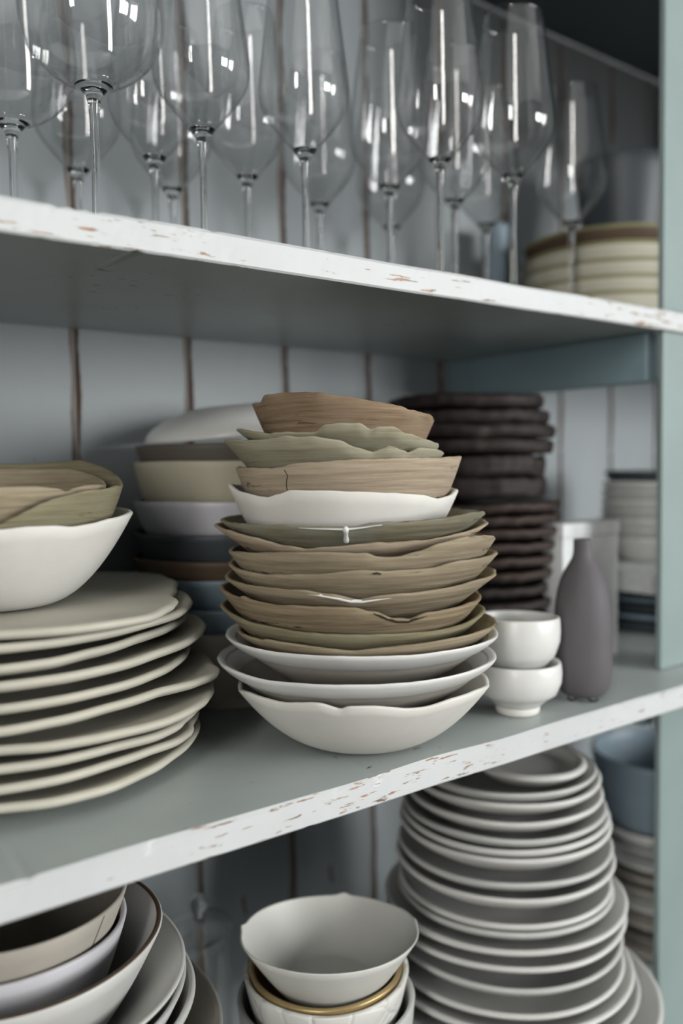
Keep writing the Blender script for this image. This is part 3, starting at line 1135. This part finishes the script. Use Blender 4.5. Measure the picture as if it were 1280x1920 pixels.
for k, (yr, mt, xl, rb, p, lab) in enumerate(back):
    R = back_R(xl, yr)
    zr = z_at(300, yr, DK - R * 0.6)
    if k == 0:
        base = zb
    else:
        base = max(prev_b + 0.0055, zr - 0.030 if k not in (6,) else zr - 0.036)
    prev_b = base
    simple_bowl('ceramic_bowl', lab, 'bowl', gk, AXK, base, R, zr - base, mt, rb, p, 0.0035, seed=400 + k)
    z_last, R_last = zr, R
# upturned white bowl leaning on top
n = 96
axw = AXK + np.array([0.014, -0.002])
prof = []
Rw, hw = 0.080, 0.026
for s in np.linspace(0, 1, 14):
    prof.append((Rw * math.cos(s * 1.22), hw * math.sin(s * 1.22) / math.sin(1.22)))
inn = [(max(r - 0.004, 0.002), max(z_ - 0.004, 0.0)) for r, z_ in prof]
me = lathe('ceramic_bowl', inn[:1] + prof + [(0.012, hw + 0.0)] + [(0.011, hw - 0.004)] + inn[::-1][1:], 96, close_first=False, close_last=False)
o = link('ceramic_bowl', me, M['white'], loc=W(axw, z_last + 0.0098))
o.rotation_euler = (0.0, -0.10, 0)
tag(o, 'white upturned bowl on top of the stack by the back boards', 'bowl', gk)

# ------------------------------------------------------------------ dark plates at the back by the divider
AXD = np.array([0.613, 0.606])
DD = float(np.hypot(*AXD))
BD = math.atan2(AXD[0], AXD[1])
gd = 'rough dark brown plates stacked by the divider'
rows = [  # y of the edge at its seen flank, right end x, material, kind
    (752, 1020, 'black'), (782, 1030, 'black'), (808, 1040, 'black'), (836, 1038, 'black'), (868, 1024, 'black'), (908, 1024, 'black'),
    (946, 1046, 'darkbrown'), (968, 1050, 'darkbrown'), (992, 1050, 'darkbrown'), (1018, 1046, 'darkbrown'), (1044, 1044, 'darkbrown'), (1070, 1040, 'darkbrown'), (1098, 1036, 'black'), (1126, 1036, 'black'), (1152, 1030, 'black')]
ordinal = ['first', 'second', 'third', 'fourth', 'fifth', 'sixth', 'seventh', 'eighth', 'ninth', 'tenth', 'eleventh', 'twelfth', 'thirteenth', 'fourteenth', 'fifteenth']
for k, (yy, xr, mt) in enumerate(rows):
    R = DD * math.sin(bear(xr, yy) - BD)
    zz = z_at(1000, yy, DD - R * 0.35)
    n = 128
    rad = np.full(n, R - 0.001) + smooth_noise(n, 500 + k, 0.0022, 4, 44)
    dirs = angles(AXD, n)
    lim = np.where(dirs[:, 0] > 0.05, (XS - 0.002 - AXD[0]) / np.maximum(dirs[:, 0], 0.05), 9)
    rad = np.minimum(rad, lim)
    th = (0.0115 if k < 4 else 0.0185) if k < 6 else 0.0082
    me = plate_mesh('stoneware_plate', AXD, rad, th, 0.003, 0.5, smooth_noise(n, 520 + k, 0.0011, 3, 40), n)
    o = link('stoneware_plate', me, M[mt], loc=W(AXD, zz - 0.0085 - (0.0055 if k in (4, 5) else 0)))
    lab = 'rough dark %s plate, %s from the top of the tall dark stack' % ('brown' if mt == 'darkbrown' else 'blackish', ordinal[k])
    tag(o, lab, 'plate', gd)
lastz = zz - 0.008
# the stack stands on an upturned dark bowl hidden behind the white cups
hb = lastz - 0.0005 - (Z3 + 0.0004)
me = lathe('stoneware_bowl', [(0.070, 0.0), (0.072, 0.002), (0.066, hb * 0.5), (0.052, hb - 0.001), (0.050, hb), (0.044, hb), (0.046, hb - 0.004), (0.060, hb * 0.5), (0.068, 0.0)], 72, close_first=False, close_last=False)
tag(link('stoneware_bowl', me, M['black'], loc=W(AXD, Z3 + 0.0004)), 'blackish dish at the foot of the tall dark plate stack', 'dish')

# ------------------------------------------------------------------ two white cups and the dark vase
c = on_z(966, 1345, Z3)
dcup = float(np.hypot(*c[:2])) + 0.014
axc = pol(bear(970, 1300), dcup)
Rc = dcup * math.sin(bear(1054, 1270) - bear(970, 1270))
zrim = z_at(972, 1246, dcup - Rc * 0.4)
base = Z3 + 0.0004
hc = zrim - base


def cup(lab, ax, base, h, R, foot, seed, tilt=None):
    t = empty('tea_bowl', W(ax, base))
    tag(t, lab, 'bowl', 'small white tea bowls by the vase')
    pr = [(0.30, foot), (0.52, foot * 1.06), (0.70, h * 0.20 + foot * .7), (0.88, h * 0.40), (0.985, h * 0.62), (1.0, h * 0.78), (0.985, h * 0.95), (0.965, h), (0.93, h * 1.005), (0.90, h * 0.985),
          (0.93, h * 0.78), (0.91, h * 0.62), (0.80, h * 0.42), (0.60, h * 0.26 + foot * .5), (0.2, h * 0.2 + foot * .5)]
    sm = []
    for (a, b), (c_, d_) in zip(pr[:-1], pr[1:]):
        sm += [(a, b), ((a + c_) / 2, (b + d_) / 2)]
    sm.append(pr[-1])
    me = lathe('body', [(a * R, b) for a, b in sm], 72)
    link('body', me, M['white'], t)
    if foot > 0.001:
        f = lathe('foot_ring', [(R * 0.36, 0.0004), (R * 0.46, 0), (R * 0.49, 0.001), (R * 0.52, foot * 1.3), (R * 0.40, foot * 1.3), (R * 0.36, 0.001)], 48, close_first=False, close_last=False)
        link('foot_ring', f, M['matte_white'], t)
    if tilt:
        t.rotation_euler = tilt
    return t


cup('lower of two small white tea bowls, standing on its foot ring', axc, base, hc, Rc, 0.006, 1)
axc2 = axc + 0.0 * axc
cup('upper of two small white tea bowls stacked beside the vase', pol(bear(968, 1200), dcup), base + hc * 0.66, hc * 1.20, Rc * 0.985, 0.004, 2, (-0.02, 0.03, 0))

c = on_z(1095, 1320, Z3)
dv = float(np.hypot(*c[:2])) + 0.018
axv = pol(bear(1093, 1200), dv)
Rv = dv * math.sin(bear(1149, 1240) - bear(1093, 1240))
zt = z_at(1076, 1010, dv)
hv = zt - Z3 - 0.0005
va = empty('bud_vase', W(axv, Z3 + 0.0004))
tag(va, 'dark plum-grey bottle vase with a short narrow neck at the shelf edge', 'vase')
va.rotation_euler = (0, -0.01, 0)
ft = 0.003
vp = [(0.55, ft), (0.72, ft + 0.0012), (0.84, 0.035 * hv + ft), (0.94, 0.10 * hv), (0.99, 0.17 * hv), (1.0, 0.26 * hv), (0.995, 0.40 * hv), (0.975, 0.52 * hv), (0.935, 0.61 * hv), (0.865, 0.685 * hv), (0.76, 0.75 * hv), (0.62, 0.805 * hv),
      (0.47, 0.85 * hv), (0.36, 0.885 * hv), (0.315, 0.92 * hv), (0.305, 0.985 * hv), (0.295, hv), (0.26, hv), (0.24, 0.98 * hv), (0.24, 0.90 * hv), (0.10, 0.88 * hv)]
link('body', lathe('body', [(a * Rv, b) for a, b in vp], 72), M['vase'], va)
bm = bmesh.new()
bmesh.ops.create_uvsphere(bm, u_segments=16, v_segments=10, radius=1)
fm = bpy.data.meshes.new('foot')
bm.to_mesh(fm)
bm.free()
fm.materials.append(M['glass'])
fm.polygons.foreach_set('use_smooth', [True] * len(fm.polygons))
u, wv = frame_of(axv)
for a in (-0.62, 0.55, math.pi):
    o = bpy.data.objects.new('foot', fm)
    COL.objects.link(o)
    o.parent = va
    dd = u * math.cos(a) + wv * math.sin(a)
    o.location = (dd[0] * Rv * 0.62, dd[1] * Rv * 0.62, 0.0026)
    o.scale = (0.0042, 0.0042, 0.0026)
    o['label'] = 'clear glass foot'

# ------------------------------------------------------------------ lowest shelf, left: nest of bowls
AXL = pol(bear(20, 1780), 0.555)
DL = 0.555
BL = bear(20, 1780)
gl = 'bowls nested at the picture edge on the lowest shelf'


def left_bowl(xr, yr, mt, lab, hgt, rb, p, th=0.0045, rim=None, seed=0, shift=(0, 0)):
    R = DL * math.sin(bear(xr, yr) - BL)
    zr = z_at(xr, yr, math.sqrt(DL * DL - R * R))
    b = max(zr - hgt, Z5 + 0.0004, lb[-1] + 0.0075 if lb else -9)
    lb.append(b)
    o = simple_bowl('ceramic_bowl', lab, 'bowl', gl, AXL + np.array(shift), b, R, zr - b, mt, rb, p, th, seed, 0.0008, 0.0006, 128, rim)
    return o, b, R, zr - b, rb, p


lb = []
left_bowl(416, 1906, 'grey_dark', 'dark grey bowl lowest in the nest at the corner of the picture', 0.055, 0.5, 0.6, seed=601)
left_bowl(366, 1842, 'greige', 'greige bowl with a pale rim in the nest at the corner', 0.062, 0.5, 0.6, rim=('grey', 0.5, 0.6), seed=602)
left_bowl(350, 1812, 'grey', 'light grey bowl, lower of two wide-lipped ones in the corner nest', 0.066, 0.5, 0.60, 0.0035, seed=603)
left_bowl(350, 1786, 'grey_white', 'light grey bowl with a wide lip, upper of two in the corner nest', 0.054, 0.38, 1.0, 0.0035, seed=604)
left_bowl(304, 1715, 'grey_white', 'large pale bowl with a brown edge in the corner nest', 0.074, 0.40, 0.62, 0.0045, rim=('rimbrown', 0.42, 0.30), seed=605)
left_bowl(238, 1702, 'lilac', 'glossy white bowl inside the brown-edged bowl', 0.062, 0.5, 0.5, 0.0035, seed=606)
top_b = left_bowl(237, 1650, 'greige', 'greige bowl with a hairline crack on top of the corner nest', 0.062, 0.5, 0.6, 0.0035, seed=607)

o, b, R, h, rb, p = top_b
u, wv = frame_of(AXL)
path = []
for q, f in enumerate((1.0, 0.92, 0.84, 0.76, 0.68)):
    ang = math.radians(47 - 0.8 * q)
    r = R * (rb + (1 - rb) * f ** p) + 0.0002
    d = u * math.cos(ang) + wv * math.sin(ang)
    path.append((d[0] * r, d[1] * r, h * f))
link('crack', tube_mesh('crack', path, 0.00035, 6), M['crack'], o)

# ------------------------------------------------------------------ lowest shelf, middle: flared white bowl on a nest
DCN = 0.62
axm, Rm = axis_of(441, 793, 1750, DCN)
gm = 'bowls nested in the middle of the lowest shelf'
n = 144
fpts = [(440, 1727), (446, 1740), (455, 1765), (475, 1795), (510, 1815), (560, 1826), (610, 1829), (680, 1824), (740, 1806), (775, 1785), (790, 1762), (793, 1745)]
zfl = z_at(617, 1829, DCN - Rm)
zr0 = np.full(n, zfl) + smooth_noise(n, 700, 0.0006, 3, 9)
# two pinched points in the thin rim
tt = -math.pi + 2 * math.pi * np.arange(n) / n
for a0, amp in ((-1.62, 0.0022), (2.95, 0.0016), (1.7, 0.0012)):
    dlt = np.abs((tt - a0 + math.pi) % (2 * math.pi) - math.pi)
    zr0 += amp * np.exp(-(dlt / 0.07) ** 2)
zr0 += -0.0060 * (1 - np.cos(tt)) / 1.0
hf = 0.048
me = bowl_mesh('ceramic_bowl', axm, zr0 - zfl + hf, Rm, hf, 0.50, 0.85, 0.0016, 1 + smooth_noise(n, 701, 0.008, 2, 6), n)
tag(link('ceramic_bowl', me, M['porcelain'], loc=W(axm, zfl - hf)), 'thin flared porcelain bowl with pinched rim on top of the middle nest', 'bowl', gm)
axg = axis_of(455, 766, 1830, DCN)[0]
Rg = axis_of(455, 766, 1830, DCN)[1]
zg = z_at(610, 1898, DCN - Rg * 0.93)
simple_bowl('ceramic_bowl', 'bowl with a brass-coloured lip between the flared and the relief bowl', 'bowl', gm, axg, zg - 0.046, Rg * 0.925, 0.046, 'gold', 0.6, 0.5, 0.004, 702)
zc_ = z_at(610, 1912, DCN - Rg)
simple_bowl('ceramic_bowl', 'white bowl with a carved crackled relief under the flared one', 'bowl', gm, axg, zc_ - 0.056, Rg, 0.056, 'crackle', 0.6, 0.5, 0.004, 703, rimw=0.0006)
zd_ = z_at(612, 1965, DCN - Rg)
bb = Z5 + 0.0004
simple_bowl('ceramic_bowl', 'pale grey bowl at the bottom of the middle nest', 'bowl', gm, axg, bb, Rg * 1.07, zd_ - bb, 'grey', 0.5, 0.5, 0.004, 704)

# ------------------------------------------------------------------ lowest shelf, right: tall tapering stack of grey-white plates
DR = 0.752
BR = bear(944, 1700)
AXR = pol(BR, DR)
gr = 'grey-white plates of the tall tapering stack'
stack = [  # front y of the rim, right end x
    (1497, 1117), (1517, 1126), (1551, 1130), (1583, 1137), (1603, 1142), (1621, 1146), (1667, 1149), (1696, 1153), (1744, 1147), (1760, 1150),
    (1793, 1176), (1825, 1174), (1864, 1168), (1913, 1170), (1945, 1188), (1985, 1200), (2040, 1242)]
ordw = ordinal + ['sixteenth', 'seventeenth']
for k, (yf, xr) in enumerate(stack):
    xq = xr
    R = DR * math.sin(bear(xq, yf - 130) - BR)
    zz = z_at(1010, yf, DR - R * 0.985)
    n = 128
    rad = np.full(n, R) + smooth_noise(n, 800 + k, 0.0005, 2, 8)
    deep = k in (5, 7, 12)
    rise = 0.016 if not deep else 0.020
    th = 0.0048
    me = plate_mesh('serving_plate', AXR, rad, th, rise, 0.48, smooth_noise(n, 830 + k, 0.0007, 2, 6), n)
    b = zz - rise - th * 0.5
    o = link('serving_plate', me, M['grey_white' if k % 3 else 'grey'], loc=W(AXR, max(b, Z5 + 0.0004)))
    tag(o, '%s grey-white plate from the top of the tall tapering stack' % ordw[k], 'plate', gr)
    if k == 0:
        ztop = zz - rise + th
zz = z_at(1000, 1476, DR - 0.055)
Rt = DR * math.sin(bear(1100, 1420) - bear(992, 1440))
axt = pol(bear(992, 1440), DR)
simple_bowl('ceramic_bowl', 'thick-rimmed pale bowl on top of the tall plate stack', 'bowl', None, axt, ztop + 0.003, Rt, zz - ztop - 0.001, 'grey_white', 0.62, 0.6, 0.008, 850, lip=0.5)

# ------------------------------------------------------------------ glass jar with lid at the back of the lowest shelf
axj = pol(bear(372, 1760), 0.715)
jr = 0.027
zl = z_at(372, 1740, 0.715)
jar = empty('glass_jar', W(axj, Z5 + 0.0004))
tag(jar, 'clear glass jar with a knobbed lid in the shade behind the bowls', 'jar')
hj = zl - Z5
link('body', lathe('body', [(jr * .8, 0), (jr * .96, .003), (jr, .01), (jr, hj - .012), (jr * .96, hj - .004), (jr * .9, hj - .004), (jr * .93, hj - .012), (jr * .93, .01), (jr * .3, .006)], 56), M['glass_thin'], jar)
lid = link('lid', lathe('lid', [(jr * 1.05, hj - .003), (jr * 1.12, hj), (jr * 1.05, hj + .003), (jr * .5, hj + .006), (0.005, hj + .008), (0.002, hj + .0085)], 56), M['glass_thin'], jar)
link('knob', lathe('knob', [(0.004, hj + .0085), (0.0035, hj + .012), (0.007, hj + .017), (0.0085, hj + .022), (0.006, hj + .027), (0.001, hj + .0285)], 32), M['glass'], lid)

# ------------------------------------------------------------------ the next bay, seen past the divider
# upper shelf: striped cream bowls with a black bowl on them
bsx = bear(975, 500)
RS = 0.098
DS = 1.05
AXS = pol(bsx + math.asin(RS / DS), DS)
gs = 'striped cream bowls on the upper shelf'
ztopS = z_at(1180, 418, DS - RS)
Hs = ztopS - Z1
for k in range(5):
    zr = Z1 + Hs * (0.36 + 0.16 * k)
    b = Z1 + 0.0004 + Hs * 0.16 * k
    nm = ['bottom', 'second', 'middle', 'fourth', 'top'][k]
    simple_bowl('striped_bowl', '%s bowl of the cream stack with olive bands beside the post' % nm, 'bowl', gs, AXS, b, RS * (1.0 - 0.012 * k), zr - b, 'striped' if k < 4 else 'coffee', 0.70, 0.70, 0.003, 900 + k,
                rim=('olive_band', 0.75, 0.75))
zk = z_at(1235, 290, DS)
axk = AXS + np.array([0.030, 0.0])
simple_bowl('ceramic_bowl', 'black bowl sitting in the striped cream bowls beside the post', 'bowl', None, axk, ztopS - 0.014, 0.056, zk - ztopS + 0.014, 'navy', 0.6, 0.5, 0.004, 910)

# middle shelf: a small riser with a stack of grey bowls and a white card box, plates beneath
zr_top = z_at(1195, 1066, 0.98)
zr_bot = z_at(1195, 1106, 0.98)
xr = XS + 0.085
ri = empty('shelf_riser', (xr, 0.6, CZ + Z3 + 0.0004))
tag(ri, 'pale painted shelf riser standing beyond the divider', 'riser')
hz = zr_top - Z3
tz = zr_top - zr_bot
link('board', box_mesh('board', 0, 0.55, -0.12, 0.12, hz - tz, hz, 0.001), M['edge'], ri, smooth=False)
link('leg', box_mesh('leg', 0.50, 0.52, -0.115, 0.115, 0, hz - tz - 0.0003), M['post'], ri, smooth=False)
link('leg', box_mesh('leg', 0.02, 0.04, 0.095, 0.115, 0, hz - tz - 0.0003), M['post'], ri, smooth=False)
DG = 1.08
RG = 0.062
AXG = pol(bear(1122, 980) + math.asin(RG / DG), DG)
gg = 'grey bowls stacked on the riser'
zt_ = z_at(1200, 905, DG - RG)
Hg = zt_ - zr_top
for k in range(7):
    b = zr_top + 0.0004 + Hg * 0.115 * k
    zr = zr_top + Hg * (0.31 + 0.115 * k)
    simple_bowl('ceramic_bowl', '%s grey bowl from the bottom of the stack on the riser' % ordinal[k], 'bowl', gg, AXG, b, RG * (1 - 0.008 * k), zr - b, 'grey' if k % 2 else 'grey_white', 0.62, 0.7, 0.003, 930 + k)
simple_bowl('ceramic_bowl', 'black rounded bowl crowning the grey stack on the riser', 'bowl', None, AXG, zr_top + Hg * 0.81, RG * 0.9, Hg * 0.32, 'navy', 0.5, 0.5, 0.003, 940)
bx = empty('card_box', (0, 0, 0))
pB = at_d(1158, 1040, 0.90)
zt2 = z_at(1130, 975, 0.90)
wd = 0.085
bx.location = (pB[0] - wd / 2, pB[1] + 0.012, CZ + Z3 + 0.0004)
tag(bx, 'plain white card box behind the dark vase', 'box')
hb = zt2 - Z3
link('body', box_mesh('body', -wd / 2, wd / 2, -0.012, 0.012, 0, hb * 0.90, 0.001), M['card'], bx, smooth=False)
link('lid', box_mesh('lid', -wd / 2 - 0.001, wd / 2 + 0.001, -0.013, 0.013, hb * 0.90 + 0.0002, hb, 0.001), M['card'], bx, smooth=False)
AXQ = np.array([xr + 0.145, 0.585])
gq = 'dark plates stacked under the riser'
for k in range(5):
    zq = Z3 + 0.0004 + 0.0095 * k
    n = 72
    me = plate_mesh('stoneware_plate', AXQ, np.full(n, 0.10) + smooth_noise(n, 960 + k, 0.0006), 0.005, 0.008, 0.5, None, n)
    tag(link('stoneware_plate', me, M['blue' if k % 2 else 'navy'], loc=W(AXQ, zq)), '%s slate plate from the bottom of the stack under the riser' % ordinal[k], 'plate', gq)

# lowest shelf: blue bowl on a stack of pale dishes
DW = 1.06
RW = 0.082
AXW = pol(bear(1110, 1560) + math.asin(RW / DW), DW)
gw = 'pale dishes stacked under the blue bowl'
zb_rim = z_at(1185, 1445, DW - RW)
levels = [(1795, 'greige'), (1765, 'grey_dark'), (1742, 'greige'), (1710, 'grey_white'), (1678, 'greige'), (1655, 'greige'), (1632, 'grey_white'), (1600, 'grey')]
for k, (yy, mt) in enumerate(levels):
    zr = z_at(1190, yy, DW - RW)
    b = zr - 0.016
    if k == 0:
        b0 = b
    simple_bowl('ceramic_dish', '%s dish from the bottom of the blurred pile beneath the blue bowl' % ordinal[k], 'dish', gw, AXW, b, RW, 0.016, mt, 0.6, 0.8, 0.004, 970 + k)
simple_bowl('ceramic_dish', 'pale thick dish directly beneath the blurred blue bowl', 'dish', gw, AXW, z_at(1190, 1585, DW - RW) - 0.016, RW, 0.022, 'grey_white', 0.7, 0.6, 0.005, 979)
simple_bowl('ceramic_bowl', 'dusty blue bowl beyond the divider on the lowest shelf', 'bowl', None, AXW, z_at(1190, 1570, DW - RW) - 0.004, RW * 1.02, zb_rim - z_at(1190, 1570, DW - RW) + 0.004, 'blue', 0.8, 0.5, 0.005, 980)
hbw = b0 - 0.0005 - (Z5 + 0.0004)
if hbw > 0.004:
    me = lathe('ceramic_bowl', [(0.078, 0.0), (0.08, 0.002), (0.070, hbw * 0.5), (0.056, hbw - 0.001), (0.054, hbw), (0.048, hbw), (0.05, hbw - 0.003), (0.064, hbw * 0.5), (0.076, 0.0)], 72, close_first=False, close_last=False)
    tag(link('ceramic_bowl', me, M['grey_dark'], loc=W(AXW, Z5 + 0.0004)), 'upturned dark bowl carrying the blurred pile of pale dishes', 'bowl')
